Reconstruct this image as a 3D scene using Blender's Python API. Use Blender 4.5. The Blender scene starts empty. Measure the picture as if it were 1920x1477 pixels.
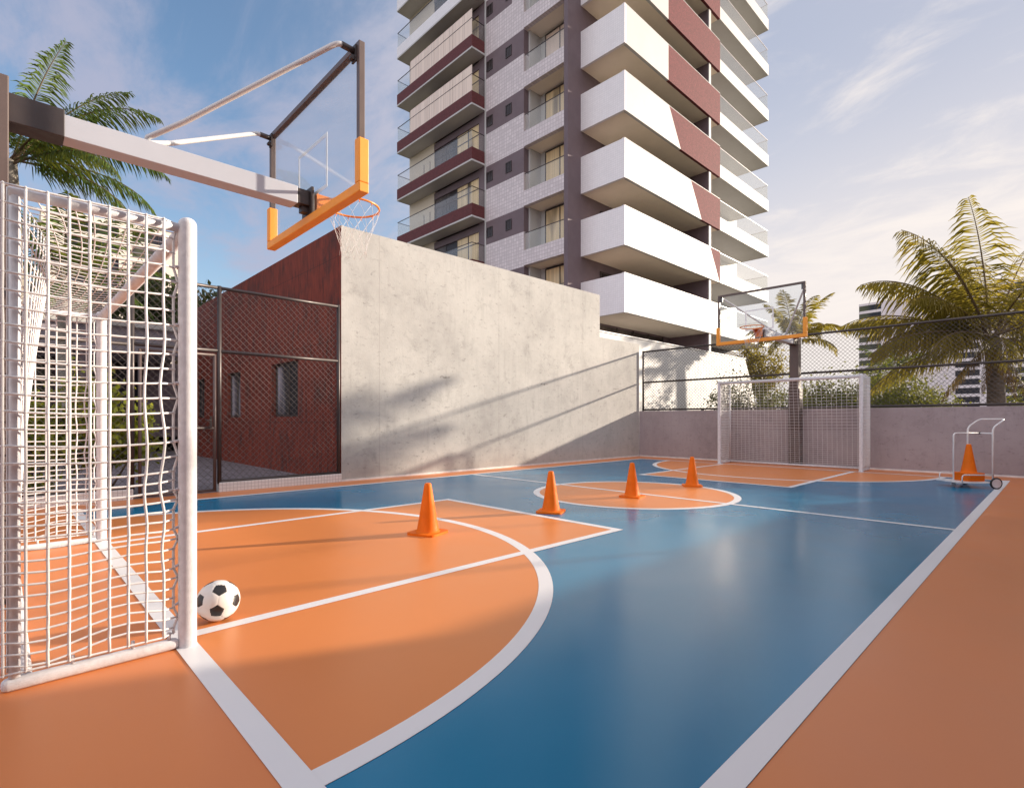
import bpy, bmesh, math, random
from mathutils import Vector, Matrix, noise
R = math.radians
rnd = random.Random(11)
scene = bpy.context.scene
COL = scene.collection

# ------------------------------------------------------------------ geometry collector
class MB:
    def __init__(s):
        s.v = []; s.f = []; s.m = []; s.sm = []
    def face(s, pts, mi=0, smooth=False):
        n = len(s.v); s.v += [tuple(p) for p in pts]; s.f.append(list(range(n, n+len(pts)))); s.m.append(mi); s.sm.append(smooth)
    def box(s, x0, x1, y0, y1, z0, z1, mi=0):
        if x0 > x1: x0, x1 = x1, x0
        if y0 > y1: y0, y1 = y1, y0
        if z0 > z1: z0, z1 = z1, z0
        n = len(s.v)
        s.v += [(x0,y0,z0),(x1,y0,z0),(x1,y1,z0),(x0,y1,z0),(x0,y0,z1),(x1,y0,z1),(x1,y1,z1),(x0,y1,z1)]
        for q in ((0,3,2,1),(4,5,6,7),(0,1,5,4),(1,2,6,5),(2,3,7,6),(3,0,4,7)):
            s.f.append([n+i for i in q]); s.m.append(mi); s.sm.append(False)
        return s
    def tube(s, pts, r, n=8, mi=0, closed=False, caps=True, smooth=True):
        P = [Vector(p) for p in pts]; k = len(P)
        rr = r if isinstance(r, (list, tuple)) else [r]*k
        up = None; rings = []
        for i in range(k):
            if closed: t = P[(i+1)%k]-P[(i-1)%k]
            else: t = (P[min(i+1,k-1)]-P[max(i-1,0)])
            if t.length < 1e-9: t = Vector((0,0,1))
            t.normalize()
            if up is None:
                a = Vector((0,0,1)) if abs(t.z) < .9 else Vector((1,0,0))
                up = (a - t*a.dot(t)).normalized()
            else:
                up = up - t*up.dot(t)
                up = up.normalized() if up.length > 1e-6 else t.orthogonal().normalized()
            sd = t.cross(up)
            base = len(s.v)
            for j in range(n):
                an = 2*math.pi*j/n
                s.v.append(tuple(P[i] + (up*math.cos(an) + sd*math.sin(an))*rr[i]))
            rings.append(base)
        for i in range(k if closed else k-1):
            a, b = rings[i], rings[(i+1)%k]
            for j in range(n):
                s.f.append([a+j, a+(j+1)%n, b+(j+1)%n, b+j]); s.m.append(mi); s.sm.append(smooth)
        if caps and not closed:
            s.f.append([rings[0]+j for j in range(n)][::-1]); s.m.append(mi); s.sm.append(False)
            s.f.append([rings[-1]+j for j in range(n)]); s.m.append(mi); s.sm.append(False)
        return s
    def knot(s, c, r, mi=0):
        n = len(s.v); c = Vector(c)
        for d in ((1,0,0),(-1,0,0),(0,1,0),(0,-1,0),(0,0,1),(0,0,-1)): s.v.append(tuple(c+Vector(d)*r))
        for q in ((0,2,4),(2,1,4),(1,3,4),(3,0,4),(2,0,5),(1,2,5),(3,1,5),(0,3,5)):
            s.f.append([n+i for i in q]); s.m.append(mi); s.sm.append(True)
    def lathe(s, prof, n=24, c=(0,0,0), mi=0, shape=None):
        base = len(s.v)
        for (r, z) in prof:
            for j in range(n):
                a = 2*math.pi*j/n; q = shape(a) if shape else 1.0
                s.v.append((c[0]+r*q*math.cos(a), c[1]+r*q*math.sin(a), c[2]+z))
        for i in range(len(prof)-1):
            for j in range(n):
                a = base+i*n; b = a+n
                s.f.append([a+j, a+(j+1)%n, b+(j+1)%n, b+j]); s.m.append(mi); s.sm.append(True)
        return s
    def build(s, name, mats, parent=None, origin=(0,0,0), bevel=0, seg=2):
        me = bpy.data.meshes.new(name)
        o = Vector(origin)
        me.from_pydata([(x-o.x, y-o.y, z-o.z) for x, y, z in s.v], [], s.f)
        if not isinstance(mats, (list, tuple)): mats = [mats]
        for m in mats: me.materials.append(m)
        me.polygons.foreach_set('material_index', s.m)
        me.polygons.foreach_set('use_smooth', s.sm)
        me.update()
        ob = bpy.data.objects.new(name, me); COL.objects.link(ob)
        if parent is not None:
            ob.parent = parent
        else: ob.location = o
        if bevel:
            b = ob.modifiers.new('edge', 'BEVEL'); b.width = bevel; b.segments = seg; b.limit_method = 'ANGLE'; b.angle_limit = R(35)
        return ob

def boxes(*bs):
    m = MB()
    for b in bs: m.box(*b)
    return m
def tag(o, label, cat, group=None):
    o['label'] = label; o['category'] = cat
    if group: o['group'] = group
    return o
def thing(name, label, cat, loc=(0,0,0), rotz=0, group=None):
    o = bpy.data.objects.new(name, None); COL.objects.link(o); o.empty_display_size = .2
    o.location = loc; o.rotation_euler = (0,0,rotz)
    return tag(o, label, cat, group)
def struct(o, kind='structure'):
    o['kind'] = kind; return o
def dup(root, loc, rotz=0, label=None):
    r = root.copy(); COL.objects.link(r); r.location = loc; r.rotation_euler = (0,0,rotz)
    if label: r['label'] = label
    for ch in list(root.children):
        c = ch.copy(); COL.objects.link(c); c.parent = r
        for g in list(ch.children):
            d = g.copy(); COL.objects.link(d); d.parent = c
    return r

# ------------------------------------------------------------------ materials
class NT:
    def __init__(s, name):
        s.mat = bpy.data.materials.new(name); s.mat.use_nodes = True
        s.t = s.mat.node_tree; s.n = s.t.nodes; s.l = s.t.links
        s.b = s.n['Principled BSDF']; s.out = s.n['Material Output']
        s._pos = None
    def new(s, t, **kw):
        n = s.n.new(t)
        for k, v in kw.items(): setattr(n, k, v)
        return n
    def link(s, a, b): s.l.new(a, b)
    def pos(s):
        if s._pos is None: s._pos = s.new('ShaderNodeNewGeometry').outputs['Position']
        return s._pos
    def obj(s): return s.new('ShaderNodeTexCoord').outputs['Object']
    def mapv(s, vec, scale=(1,1,1), rot=(0,0,0)):
        m = s.new('ShaderNodeMapping'); m.inputs['Scale'].default_value = scale; m.inputs['Rotation'].default_value = rot
        s.link(vec, m.inputs['Vector']); return m.outputs[0]
    def noise(s, vec, scale, detail=4, rough=.55, dist=0):
        n = s.new('ShaderNodeTexNoise'); n.inputs['Scale'].default_value = scale; n.inputs['Detail'].default_value = detail
        n.inputs['Roughness'].default_value = rough; n.inputs['Distortion'].default_value = dist
        s.link(vec, n.inputs['Vector']); return n.outputs['Fac']
    def ramp(s, fac, stops):
        r = s.new('ShaderNodeValToRGB'); e = r.color_ramp.elements
        while len(e) < len(stops): e.new(.5)
        for i, (p, c) in enumerate(stops):
            e[i].position = p; e[i].color = (c if len(c) == 4 else (*c, 1)) if isinstance(c, (tuple, list)) else (c, c, c, 1)
        s.link(fac, r.inputs[0]); return r.outputs['Color']
    def mix(s, fac, a, b, mode='MIX'):
        m = s.new('ShaderNodeMix', data_type='RGBA', blend_type=mode)
        for sock, v in ((m.inputs[0], fac), (m.inputs[6], a), (m.inputs[7], b)):
            if isinstance(v, (int, float)): sock.default_value = v if sock.type == 'VALUE' else (v, v, v, 1)
            elif isinstance(v, (tuple, list)): sock.default_value = (*v, 1) if len(v) == 3 else v
            else: s.link(v, sock)
        return m.outputs[2]
    def math(s, op, a, b=None):
        m = s.new('ShaderNodeMath', operation=op)
        for sock, v in ((m.inputs[0], a), (m.inputs[1], b)):
            if v is None: continue
            if isinstance(v, (int, float)): sock.default_value = v
            else: s.link(v, sock)
        return m.outputs[0]
    def bump(s, h, strength=.3, dist=.01):
        b = s.new('ShaderNodeBump'); b.inputs['Strength'].default_value = strength; b.inputs['Distance'].default_value = dist
        s.link(h, b.inputs['Height']); s.link(b.outputs[0], s.b.inputs['Normal'])
    def set(s, color=None, rough=None, metal=None, spec=None, **kw):
        for k, v in (('Base Color', color), ('Roughness', rough), ('Metallic', metal), ('Specular IOR Level', spec)):
            if v is None: continue
            so = s.b.inputs[k]
            if isinstance(v, (int, float)): so.default_value = v
            elif isinstance(v, (tuple, list)): so.default_value = (*v, 1)
            else: s.link(v, so)
        return s.mat

def basic(name, col, rough=.5, metal=0, var=.12, scale=6, bump=0, bscale=60, spec=.5):
    t = NT(name); n = t.noise(t.obj(), scale, 5, .6)
    d = tuple(max(0, c*(1-var)) for c in col); l = tuple(min(1, c*(1+var)) for c in col)
    c = t.ramp(n, [(.3, d), (.7, l)])
    rr = t.ramp(t.noise(t.obj(), scale*3, 4), [(.3, max(0, rough-.08)), (.7, min(1, rough+.08))])
    if bump: t.bump(t.noise(t.obj(), bscale, 3), bump, .004)
    return t.set(c, rr, metal, spec)

def floor_mat(name, col, var=.06, rough=.3):
    t = NT(name); p = t.pos()
    n = t.noise(p, .55, 5, .55); n2 = t.noise(p, 14, 4, .6)
    c = t.ramp(n, [(.3, tuple(x*(1-var) for x in col)), (.7, tuple(min(1, x*(1+var)) for x in col))])
    sc = t.ramp(t.noise(t.mapv(p, (1, .25, 1), (0, 0, .5)), 3, 6, .7), [(.50, 0.0), (.85, 1.0)])

    c = t.mix(t.math('MULTIPLY', sc, .06), c, tuple(min(1, x*1.15+.03) for x in col))
    rr = t.ramp(t.noise(p, 1.1, 3, .55), [(.2, rough-.04), (.8, rough+.08)])
    return t.set(c, rr, 0, .5)

def concrete_mat(name, light=(.455,.443,.415), dark=(.335,.325,.308), smears=True):
    t = NT(name); p = t.pos()
    big = t.noise(p, .7, 6, .65); mid = t.noise(p, 3.2, 6, .7)
    streak = t.noise(t.mapv(p, (5, 5, .55)), 2.2, 5, .65)
    c = t.ramp(big, [(.3, dark), (.62, light)])
    c = t.mix(t.ramp(mid, [(.42, 0.0), (.75, .45)]), c, tuple(x*1.12 for x in light))
    c = t.mix(t.ramp(streak, [(.52, 0.0), (.8, .38)]), c, tuple(x*.78 for x in dark))
    blot = t.ramp(t.noise(p, 2.1, 9, .80, .4), [(.54, 0.0), (.68, .50)])
    c = t.mix(blot, c, tuple(x*.66 for x in dark))
    blot2 = t.ramp(t.noise(t.mapv(p, (1,1,2.2)), 6.5, 8, .75, .2), [(.57, 0.0), (.69, .70)])
    c = t.mix(blot2, c, tuple(x*.5 for x in dark))
    v = t.new('ShaderNodeTexVoronoi'); v.inputs['Scale'].default_value = 9; t.link(p, v.inputs['Vector'])
    pit = t.ramp(v.outputs['Distance'], [(.03, 1.0), (.085, 0.0)])
    pm = t.ramp(t.noise(p, 2.6, 4), [(.48, 0.0), (.6, 1.0)])
    pit = t.math('MULTIPLY', pit, pm)
    c = t.mix(pit, c, (.13,.12,.11))
    if smears:
        s = t.new('ShaderNodeSeparateXYZ'); t.link(p, s.inputs[0])
        wob = t.noise(p, 9, 4, .7)
        yy = t.math('ABSOLUTE', t.math('SUBTRACT', t.math('MODULO', t.math('ADD', s.outputs['Y'], 60-5.476+1.53), 3.06), 1.53))
        zz = t.math('ADD', t.math('SUBTRACT', t.math('MODULO', t.math('ADD', s.outputs['Z'], 60-1.40+1.52), 3.03), 1.515), t.math('MULTIPLY', t.math('SUBTRACT', wob, .5), .10))
        a = t.math('LESS_THAN', yy, .13); b = t.math('LESS_THAN', t.math('ABSOLUTE', zz), .022)
        m = t.math('MULTIPLY', t.math('MULTIPLY', a, b), t.ramp(t.noise(p, 22, 3), [(.35, .0), (.6, .75)]))
        c = t.mix(m, c, (.16,.14,.125))
        joint = t.math('LESS_THAN', t.math('ABSOLUTE', t.math('SUBTRACT', yy, 1.525)), .004)
        c = t.mix(t.math('MULTIPLY', joint, .35), c, (.25,.23,.21))
    h = t.math('SUBTRACT', t.noise(p, 26, 6, .7), t.math('MULTIPLY', pit, 1.2))
    t.bump(h, .25, .012)
    return t.set(c, .82, 0, .3)

def tile_mat(name, col, mortar, size, axis, var=.1, rough=.35, msize=.012, bumps=.15, mottle=None):
    t = NT(name); p = t.pos(); s = t.new('ShaderNodeSeparateXYZ'); t.link(p, s.inputs[0])
    cb = t.new('ShaderNodeCombineXYZ'); t.link(s.outputs[axis[0]], cb.inputs[0]); t.link(s.outputs[axis[1]], cb.inputs[1])
    b = t.new('ShaderNodeTexBrick'); t.link(cb.outputs[0], b.inputs['Vector'])
    b.offset = 0; b.inputs['Scale'].default_value = 1; b.inputs['Brick Width'].default_value = size[0]; b.inputs['Row Height'].default_value = size[1]
    b.inputs['Mortar Size'].default_value = msize; b.inputs['Mortar Smooth'].default_value = .2
    b.inputs['Color1'].default_value = (*[x*(1-var) for x in col], 1); b.inputs['Color2'].default_value = (*[min(1, x*(1+var)) for x in col], 1)
    b.inputs['Mortar'].default_value = (*mortar, 1)
    c = b.outputs['Color']
    n = t.noise(p, 1.3, 5, .6)
    c = t.mix(t.ramp(n, [(.35, 0.0), (.75, .18)]), c, tuple(x*.72 for x in col))
    if mottle:
        c = t.mix(t.ramp(t.noise(p, mottle, 3, .8), [(.45, 0.0), (.6, .6)]), c, tuple(x*.6 for x in col))
    t.bump(t.math('SUBTRACT', 1, b.outputs['Fac']), bumps, .004)
    return t.set(c, rough, 0, .5)

def corten_mat(name):
    t = NT(name); p = t.pos()
    st = t.noise(t.mapv(p, (7, 7, 1.1)), 1.6, 7, .72, .3)
    c = t.ramp(st, [(.3, (.05,.015,.011)), (.5, (.185,.032,.017)), (.72, (.27,.052,.026))])
    bl = t.ramp(t.noise(t.mapv(p, (1, 1, .6)), 2.4, 8, .75), [(.5, 0.0), (.68, .75)])
    c = t.mix(bl, c, (.045,.022,.020))
    s = t.new('ShaderNodeSeparateXYZ'); t.link(p, s.inputs[0])
    j = t.math('LESS_THAN', t.math('MODULO', t.math('ADD', s.outputs['Z'], .45), 1.5), .012)
    c = t.mix(t.math('MULTIPLY', j, .6), c, (.03,.015,.012))
    t.bump(t.noise(p, 14, 6, .7), .25, .01)
    return t.set(c, .75, 0, .35)

def leaf_mat(name, a, b, c3, trans=.35, scale=.8):
    t = NT(name); p = t.pos()
    oi = t.new('ShaderNodeTexNoise'); oi.inputs['Scale'].default_value = scale; oi.inputs['Detail'].default_value = 6; oi.inputs['Roughness'].default_value = .75
    t.link(p, oi.inputs['Vector'])
    c = t.ramp(oi.outputs['Fac'], [(.32, a), (.52, b), (.72, c3)])
    t.set(c, .6, 0, .25)
    tr = t.new('ShaderNodeBsdfTranslucent'); t.link(t.mix(.5, c, (.30,.26,.03)), tr.inputs['Color'])
    mx = t.new('ShaderNodeMixShader'); mx.inputs[0].default_value = trans
    t.link(t.b.outputs[0], mx.inputs[1]); t.link(tr.outputs[0], mx.inputs[2]); t.link(mx.outputs[0], t.out.inputs['Surface'])
    return t.mat

def glass_mat(name, tint=(.93,.96,.97), refl=1.0, ior=1.45, haze_film=0.0, haze_filmcol=(.8,.8,.82)):
    t = NT(name); t.n.remove(t.b)
    tr = t.new('ShaderNodeBsdfTransparent'); tr.inputs['Color'].default_value = (*tint, 1)
    gl = t.new('ShaderNodeBsdfGlossy'); gl.inputs['Roughness'].default_value = .01
    lw = t.new('ShaderNodeLayerWeight'); lw.inputs['Blend'].default_value = .5
    fac = t.math('MULTIPLY', t.math('ADD', .035, t.math('MULTIPLY', t.math('POWER', lw.outputs['Facing'], 3.6), .85)), refl)
    mx = t.new('ShaderNodeMixShader'); t.link(fac, mx.inputs[0]); t.link(tr.outputs[0], mx.inputs[1]); t.link(gl.outputs[0], mx.inputs[2])
    last = mx.outputs[0]
    if haze_film:  # pale diffuse share stands in for reflection and haze on the glass
        df = t.new('ShaderNodeBsdfDiffuse'); df.inputs['Color'].default_value = (*haze_filmcol, 1)
        m2 = t.new('ShaderNodeMixShader'); m2.inputs[0].default_value = haze_film
        t.link(last, m2.inputs[1]); t.link(df.outputs[0], m2.inputs[2]); last = m2.outputs[0]
    t.link(last, t.out.inputs['Surface'])
    return t.mat

def pane_mat(name, dark=(.03,.03,.035), cur_refl=(.55,.48,.36), amount=.5, scale=2.0):
    """window pane seen from outside: dark room, pale curtain folds and reflections painted into the colour, glossy surface"""
    t = NT(name); p = t.pos()
    fold = t.noise(t.mapv(p, (9, 9, .05)), 2.0, 2, .5)
    cc = t.ramp(fold, [(.3, tuple(x*.72 for x in cur_refl)), (.7, cur_refl)])
    m = t.ramp(t.noise(t.mapv(p, (1, 1, .22)), scale, 2, .4), [(1-amount-.06, 0.0), (1-amount+.06, 1.0)])
    c = t.mix(m, dark, cc)
    return t.set(c, .2, 0, .25)

M = {}
M['orange'] = floor_mat('court_orange', (.71,.228,.066), .05, .36)
M['zone'] = floor_mat('zone_orange', (.73,.243,.066), .05, .34)
M['blue'] = floor_mat('court_blue', (.004,.185,.345), .08, .20)
M['line'] = floor_mat('line_white', (.80,.79,.79), .03, .38)
M['paver'] = tile_mat('paver_mauve', (.20,.175,.19), (.12,.11,.12), (.4,.2), ('X','Y'), .15, .7, .012)
t = NT('soil_grass'); M['soil'] = t.set(t.ramp(t.noise(t.pos(), .35, 8, .7), [(.3, (.05,.055,.02)), (.6, (.10,.085,.05)), (.8, (.16,.13,.09))]), .95)
M['concrete'] = concrete_mat('concrete_wall_skin')
M['concrete2'] = concrete_mat('concrete_low_skin', (.385,.330,.340), (.29,.245,.255), smears=False)
M['corten'] = corten_mat('rusty_red_panel')
M['curb'] = tile_mat('curb_white_tile', (.74,.72,.70), (.48,.46,.45), (.052,.052), ('Y','Z'), .04, .3, .0035, .1)
M['skirt'] = basic('skirting_white', (.72,.70,.68), .5)
M['white'] = basic('render_white', (.535,.525,.51), .6, 0, .03, 1.2, .05, 30)
M['soffit'] = basic('soffit_plaster', (.90,.80,.66), .8, 0, .04, 1.0)
M['tilewhite'] = tile_mat('white_mosaic', (.90,.87,.88), (.78,.755,.76), (.1,.1), ('X','Z'), .03, .35, .008, .1)
M['graytile'] = tile_mat('grey_mosaic', (.70,.635,.645), (.55,.48,.495), (.18,.18), ('X','Z'), .10, .6, .018, .2)
M['darkwall'] = basic('dark_mauve_render', (.155,.110,.122), .6, 0, .1, 1.0, .05, 40)
M['redmosaic'] = tile_mat('red_mosaic', (.165,.030,.035), (.095,.021,.025), (.05,.05), ('Y','Z'), .38, .85, .004, .15, 9.0)
M['redparapet'] = tile_mat('dark_red_parapet_tile', (.135,.026,.026), (.09,.020,.020), (.05,.05), ('X','Z'), .2, .7, .004, .1, 8.0)
M['redside'] = tile_mat('dark_red_parapet_side', (.135,.026,.026), (.09,.020,.020), (.05,.05), ('Y','Z'), .2, .7, .004, .1, 8.0)
M['darkmetal'] = basic('dark_bronze_metal', (.055,.042,.040), .42, .3, .12, 5, .05, 120)
M['brownmetal'] = basic('brown_painted_steel', (.115,.082,.074), .45, .1, .08, 4, .05, 140)
M['fencewire'] = basic('fence_wire', (.085,.070,.066), .5, .6, .1, 4)
M['fencepost'] = basic('fence_steel', (.070,.058,.056), .45, .5, .12, 5, .1, 90)
M['sleeve'] = basic('sleeve_grey', (.50,.50,.545), .4, 0, .03, 3, .03, 80)
M['steel'] = basic('galvanised_tube', (.60,.585,.58), .34, 0, .03, 8, 0, 60, .8)
M['orangepad'] = basic('orange_padding', (.86,.33,.035), .55, 0, .05, 5, .08, 120)
M['rim'] = basic('rim_orange', (.78,.235,.030), .4, .1, .06, 8)
M['cone'] = basic('cone_orange', (.82,.165,.003), .6, 0, .08, 7, .12, 90, .25)
M['netwhite'] = basic('net_cord', (.70,.695,.70), .75, 0, .05, 30, .3, 260)
M['goalwhite'] = basic('goal_paint', (.655,.65,.675), .62, 0, .12, 26, .35, 190)
M['trolley'] = basic('trolley_white_paint', (.80,.79,.78), .35)
M['rubber'] = basic('black_rubber', (.018,.018,.020), .6)
M['hub'] = basic('hub_grey', (.62,.58,.60), .4)
M['ballwhite'] = basic('ball_white', (.80,.78,.74), .38, 0, .03, 20, .1, 160)
M['ballblack'] = basic('ball_black', (.020,.019,.021), .38, 0, .1, 20, .1, 160)
M['boardglass'] = glass_mat('backboard_glass', (.94,.96,.97), .45, 1.5, .05, (.75,.75,.78))
M['railglass'] = glass_mat('rail_glass', (.975,.98,.965), 1.0, 1.5, .04, (.85,.80,.70))
M['paint'] = basic('board_line_paint', (.80,.79,.80), .5)
M['cream'] = basic('cream_wall', (.66,.57,.44), .7, 0, .04, 1.0)
M['pane_door'] = pane_mat('door_pane', (.075,.055,.045), (.95,.74,.44), .64, 1.1)  # golden curtains, with warm reflections on the glass painted into their tone
M['pane_dark'] = pane_mat('dark_pane', (.040,.032,.032), (.13,.105,.095), .4, .5)
M['pane_cream'] = pane_mat('enclosed_pane', (.78,.62,.52), (.95,.78,.66), .5, .25)  # pinkish sky reflection in the glazing, painted as pale colour
M['pane_court'] = pane_mat('courtyard_pane', (.035,.033,.036), (.42,.40,.45), .38, 1.3)  # pale blobs are painted reflections of sky and canopy
M['pane_far'] = pane_mat('far_pane', (.022,.022,.032), (.11,.115,.06), .42, .12)
M['farwhite'] = basic('far_white_render', (.86,.76,.76), .8, 0, .03, .1)
M['farcream'] = basic('far_cream_render', (.70,.63,.54), .8, 0, .03, .1)
M['fascia'] = basic('fascia_grey', (.34,.31,.35), .7, 0, .05, 1)
M['ochre'] = basic('ochre_panel', (.55,.36,.08), .7)
t = NT('palm_bark'); p = t.pos()
M['bark'] = t.set(t.ramp(t.noise(t.mapv(p, (3, 3, 14)), 1.3, 5, .7), [(.3, (.055,.040,.030)), (.7, (.17,.13,.10))]), .9); t.bump(t.noise(t.mapv(p, (2, 2, 16)), 1.5, 4), .6, .03)
t = NT('royal_bark'); M['royal'] = t.set(t.ramp(t.noise(t.mapv(t.pos(), (2, 2, 6)), 1.3, 5, .7), [(.3, (.20,.18,.15)), (.7, (.32,.29,.25))]), .85)
M['twig'] = basic('twig_brown', (.13,.085,.045), .8)
M['palm_green'] = leaf_mat('palm_leaf_green', (.045,.085,.020), (.080,.140,.026), (.14,.180,.038), .34)
M['palm_gold'] = leaf_mat('palm_leaf_gold', (.105,.090,.018), (.22,.165,.028), (.36,.240,.038), .58)
M['palm_dead'] = leaf_mat('palm_leaf_dead', (.10,.055,.025), (.20,.11,.045), (.30,.17,.07), .3)
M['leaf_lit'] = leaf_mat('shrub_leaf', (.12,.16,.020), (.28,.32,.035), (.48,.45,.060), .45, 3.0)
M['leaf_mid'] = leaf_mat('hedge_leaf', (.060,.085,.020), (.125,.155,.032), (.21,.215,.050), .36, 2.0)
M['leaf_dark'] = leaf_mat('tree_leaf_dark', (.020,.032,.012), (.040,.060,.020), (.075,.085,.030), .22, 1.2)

# ------------------------------------------------------------------ ground and court
CX = -4.504; X0, X1 = -8.35, -.657; Y0, Y1 = .605, 13.15; LW = .095
def sheet(name, pts_list, mat, z):
    m = MB()
    for pts in pts_list: m.face([(x, y, z) for x, y in pts])
    return struct(m.build(name, mat))
def rect(x0, x1, y0, y1): return [(x0,y0),(x1,y0),(x1,y1),(x0,y1)]
def arcstrip(cx, cy, r0, r1, a0, a1, n=96):
    out = []
    for i in range(n):
        a, b = a0+(a1-a0)*i/n, a0+(a1-a0)*(i+1)/n
        out.append([(cx+r0*math.cos(a), cy+r0*math.sin(a)), (cx+r1*math.cos(a), cy+r1*math.sin(a)), (cx+r1*math.cos(b), cy+r1*math.sin(b)), (cx+r0*math.cos(b), cy+r0*math.sin(b))])
    return out
def disc(cx, cy, r, a0, a1, n=96): return [(cx+r*math.cos(a0+(a1-a0)*i/n), cy+r*math.sin(a0+(a1-a0)*i/n)) for i in range(n+1)]
sheet('ground', [rect(-900, 900, -900, 900)], M['soil'], -.06)
sheet('courtyard_paving', [rect(-40, -8.95, -14, 4.6)], M['paver'], -.006)
sheet('court_floor', [rect(-8.97, .8, -6, Y0), rect(-8.97, .8, Y1, 14.0), rect(-8.97, X0, Y0, Y1), rect(X1, .8, Y0, Y1)], M['orange'], 0)
sheet('court_playing_area', [rect(X0, X1, Y0, Y1)], M['blue'], 0)
RA, RC, KH, KD = 2.965, 1.505, 1.445, 3.895
sheet('court_goal_area', [disc(CX, Y0, RA, 0, math.pi), disc(CX, Y1, RA, math.pi, 2*math.pi), disc(CX, 6.88, RC, 0, 2*math.pi)], M['zone'], .0007)
sheet('court_key_area', [rect(CX-KH, CX+KH, Y0, Y0+KD), rect(CX-KH, CX+KH, Y1-KD, Y1)], M['zone'], .0013)
sheet('court_arc_line', arcstrip(CX, Y0, RA-LW, RA, 0, math.pi) + arcstrip(CX, Y1, RA-LW, RA, math.pi, 2*math.pi) + arcstrip(CX, 6.88, RC-LW, RC, 0, 2*math.pi), M['line'], .0019)
w = .085
sheet('court_key_line', [rect(CX-KH, CX-KH+w, Y0+LW, Y0+KD), rect(CX+KH-w, CX+KH, Y0+LW, Y0+KD), rect(CX-KH+w, CX+KH-w, Y0+KD-w, Y0+KD),
    rect(CX-KH, CX-KH+w, Y1-KD, Y1-LW), rect(CX+KH-w, CX+KH, Y1-KD, Y1-LW), rect(CX-KH+w, CX+KH-w, Y1-KD, Y1-KD+w),
    rect(X0+LW, X1-LW, 6.88-.04, 6.88+.04)], M['line'], .0025)
sheet('court_boundary_line', [rect(X0, X1, Y0, Y0+LW), rect(X0, X1, Y1-LW, Y1), rect(X0, X0+LW, Y0+LW, Y1-LW), rect(X1-LW, X1, Y0+LW, Y1-LW)], M['line'], .0031)

# ------------------------------------------------------------------ walls round the court
WX = -8.95
def poly_prism(poly, axis, a0, a1, mi=0):
    """poly in (u,z); axis 'X' -> extruded along X with u=Y, axis 'Y' -> along Y with u=X"""
    m = MB(); n = len(poly)
    P = (lambda u, z, a: (a, u, z)) if axis == 'X' else (lambda u, z, a: (u, a, z))
    m.face([P(u, z, a1) for u, z in poly]); m.face([P(u, z, a0) for u, z in poly][::-1])
    for i in range(n):
        (u, z), (v, q) = poly[i], poly[(i+1)%n]
        m.face([P(u, z, a0), P(v, q, a0), P(v, q, a1), P(u, z, a1)])
    return m
def wallthing(name, label, cat, m, mat, skirt=None, bevel=.008):
    xs = [v[0] for v in m.v]; ys = [v[1] for v in m.v]
    o = m.build(name, mat, None, ((min(xs)+max(xs))/2, (min(ys)+max(ys))/2, 0), bevel)
    tag(o, label, cat)
    return o
tall = wallthing('concrete_wall', 'tall weathered pale concrete wall stepping down beside the far corner of the court', 'wall',
    poly_prism([(4.384, 0), (13.998, 0), (13.998, 3.41), (12.02, 3.41), (12.02, 4.58), (4.384, 4.58)], 'X', WX-.28, WX), M['concrete'])
b = MB().box(WX+.001, WX+.014, 4.384, 13.98, 0, .035); b.build('skirting', M['skirt'], tall, tall.location)
low = wallthing('low_concrete_wall', 'low grey concrete wall behind the far goal carrying a chain link fence', 'wall', MB().box(-8.949, .8, 14.0, 14.2, 0, 1.37), M['concrete2'])
b = MB().box(-8.93, .79, 13.987, 13.999, 0, .035); b.build('skirting', M['skirt'], low, low.location)
side = wallthing('side_concrete_wall', 'concrete wall closing the right hand side of the court, tall near the camera', 'wall', poly_prism([(-6, 0), (14.2, 0), (14.2, 1.75), (8.2, 1.75), (8.2, 4.6), (-6, 4.6)], 'X', .801, 1.0), M['concrete2'])

# red building behind the left fence
rb = thing('red_building', 'windowed low building clad in streaked dark red panels beside the concrete wall', 'building', (-14, 7, 0))
o3 = (-14, 7, 0)
YR = 4.384
m = MB()
wins = [(-12.34, -10.88), (-15.6, -14.5), (-18.75, -17.82)]
xs = [-18.95] + [x for w_ in wins[::-1] for x in w_] + [WX-.002]
prev = -18.95
for a, b_ in sorted(wins):
    m.box(prev, a, YR, YR+.22, -.02, 4.58); m.box(a, b_, YR, YR+.22, -.02, 1.17); m.box(a, b_, YR, YR+.22, 2.34, 4.58); prev = b_
m.box(prev, WX-.281, YR, YR+.22, -.02, 4.58)
m.box(WX-.281, WX-.0005, YR-.006, YR-.0005, -.02, 4.58)
m.box(-18.95, -18.75, YR+.22, 12.1, -.02, 4.58); m.box(-18.749, WX-.281, 11.901, 12.1, -.02, 4.58)
m.build('wall', M['corten'], rb, o3)
MB().box(-18.74, WX-.285, YR+.225, 11.9, 4.2, 4.4).build('roof', M['fascia'], rb, o3)
MB().box(-18.74, WX-.285, YR+1.8, YR+1.9, 0, 4.2).build('inner_wall', M['fascia'], rb, o3)
for a, b_ in wins:
    f = MB(); t_ = .055
    f.box(a, a+t_, YR+.09, YR+.15, 1.17, 2.34); f.box(b_-t_, b_, YR+.09, YR+.15, 1.17, 2.34); f.box(a+t_, b_-t_, YR+.09, YR+.15, 1.17, 1.17+t_); f.box(a+t_, b_-t_, YR+.09, YR+.15, 2.34-t_, 2.34)
    c_ = (a+b_)/2; f.box(c_-.03, c_+.03, YR+.09, YR+.15, 1.17+t_, 2.34-t_)
    fo = f.build('window', M['darkmetal'], rb, o3)
    MB().box(a+t_, b_-t_, YR+.115, YR+.125, 1.17+t_, 2.34-t_).build('pane', M['pane_court'], fo, o3)

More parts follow.
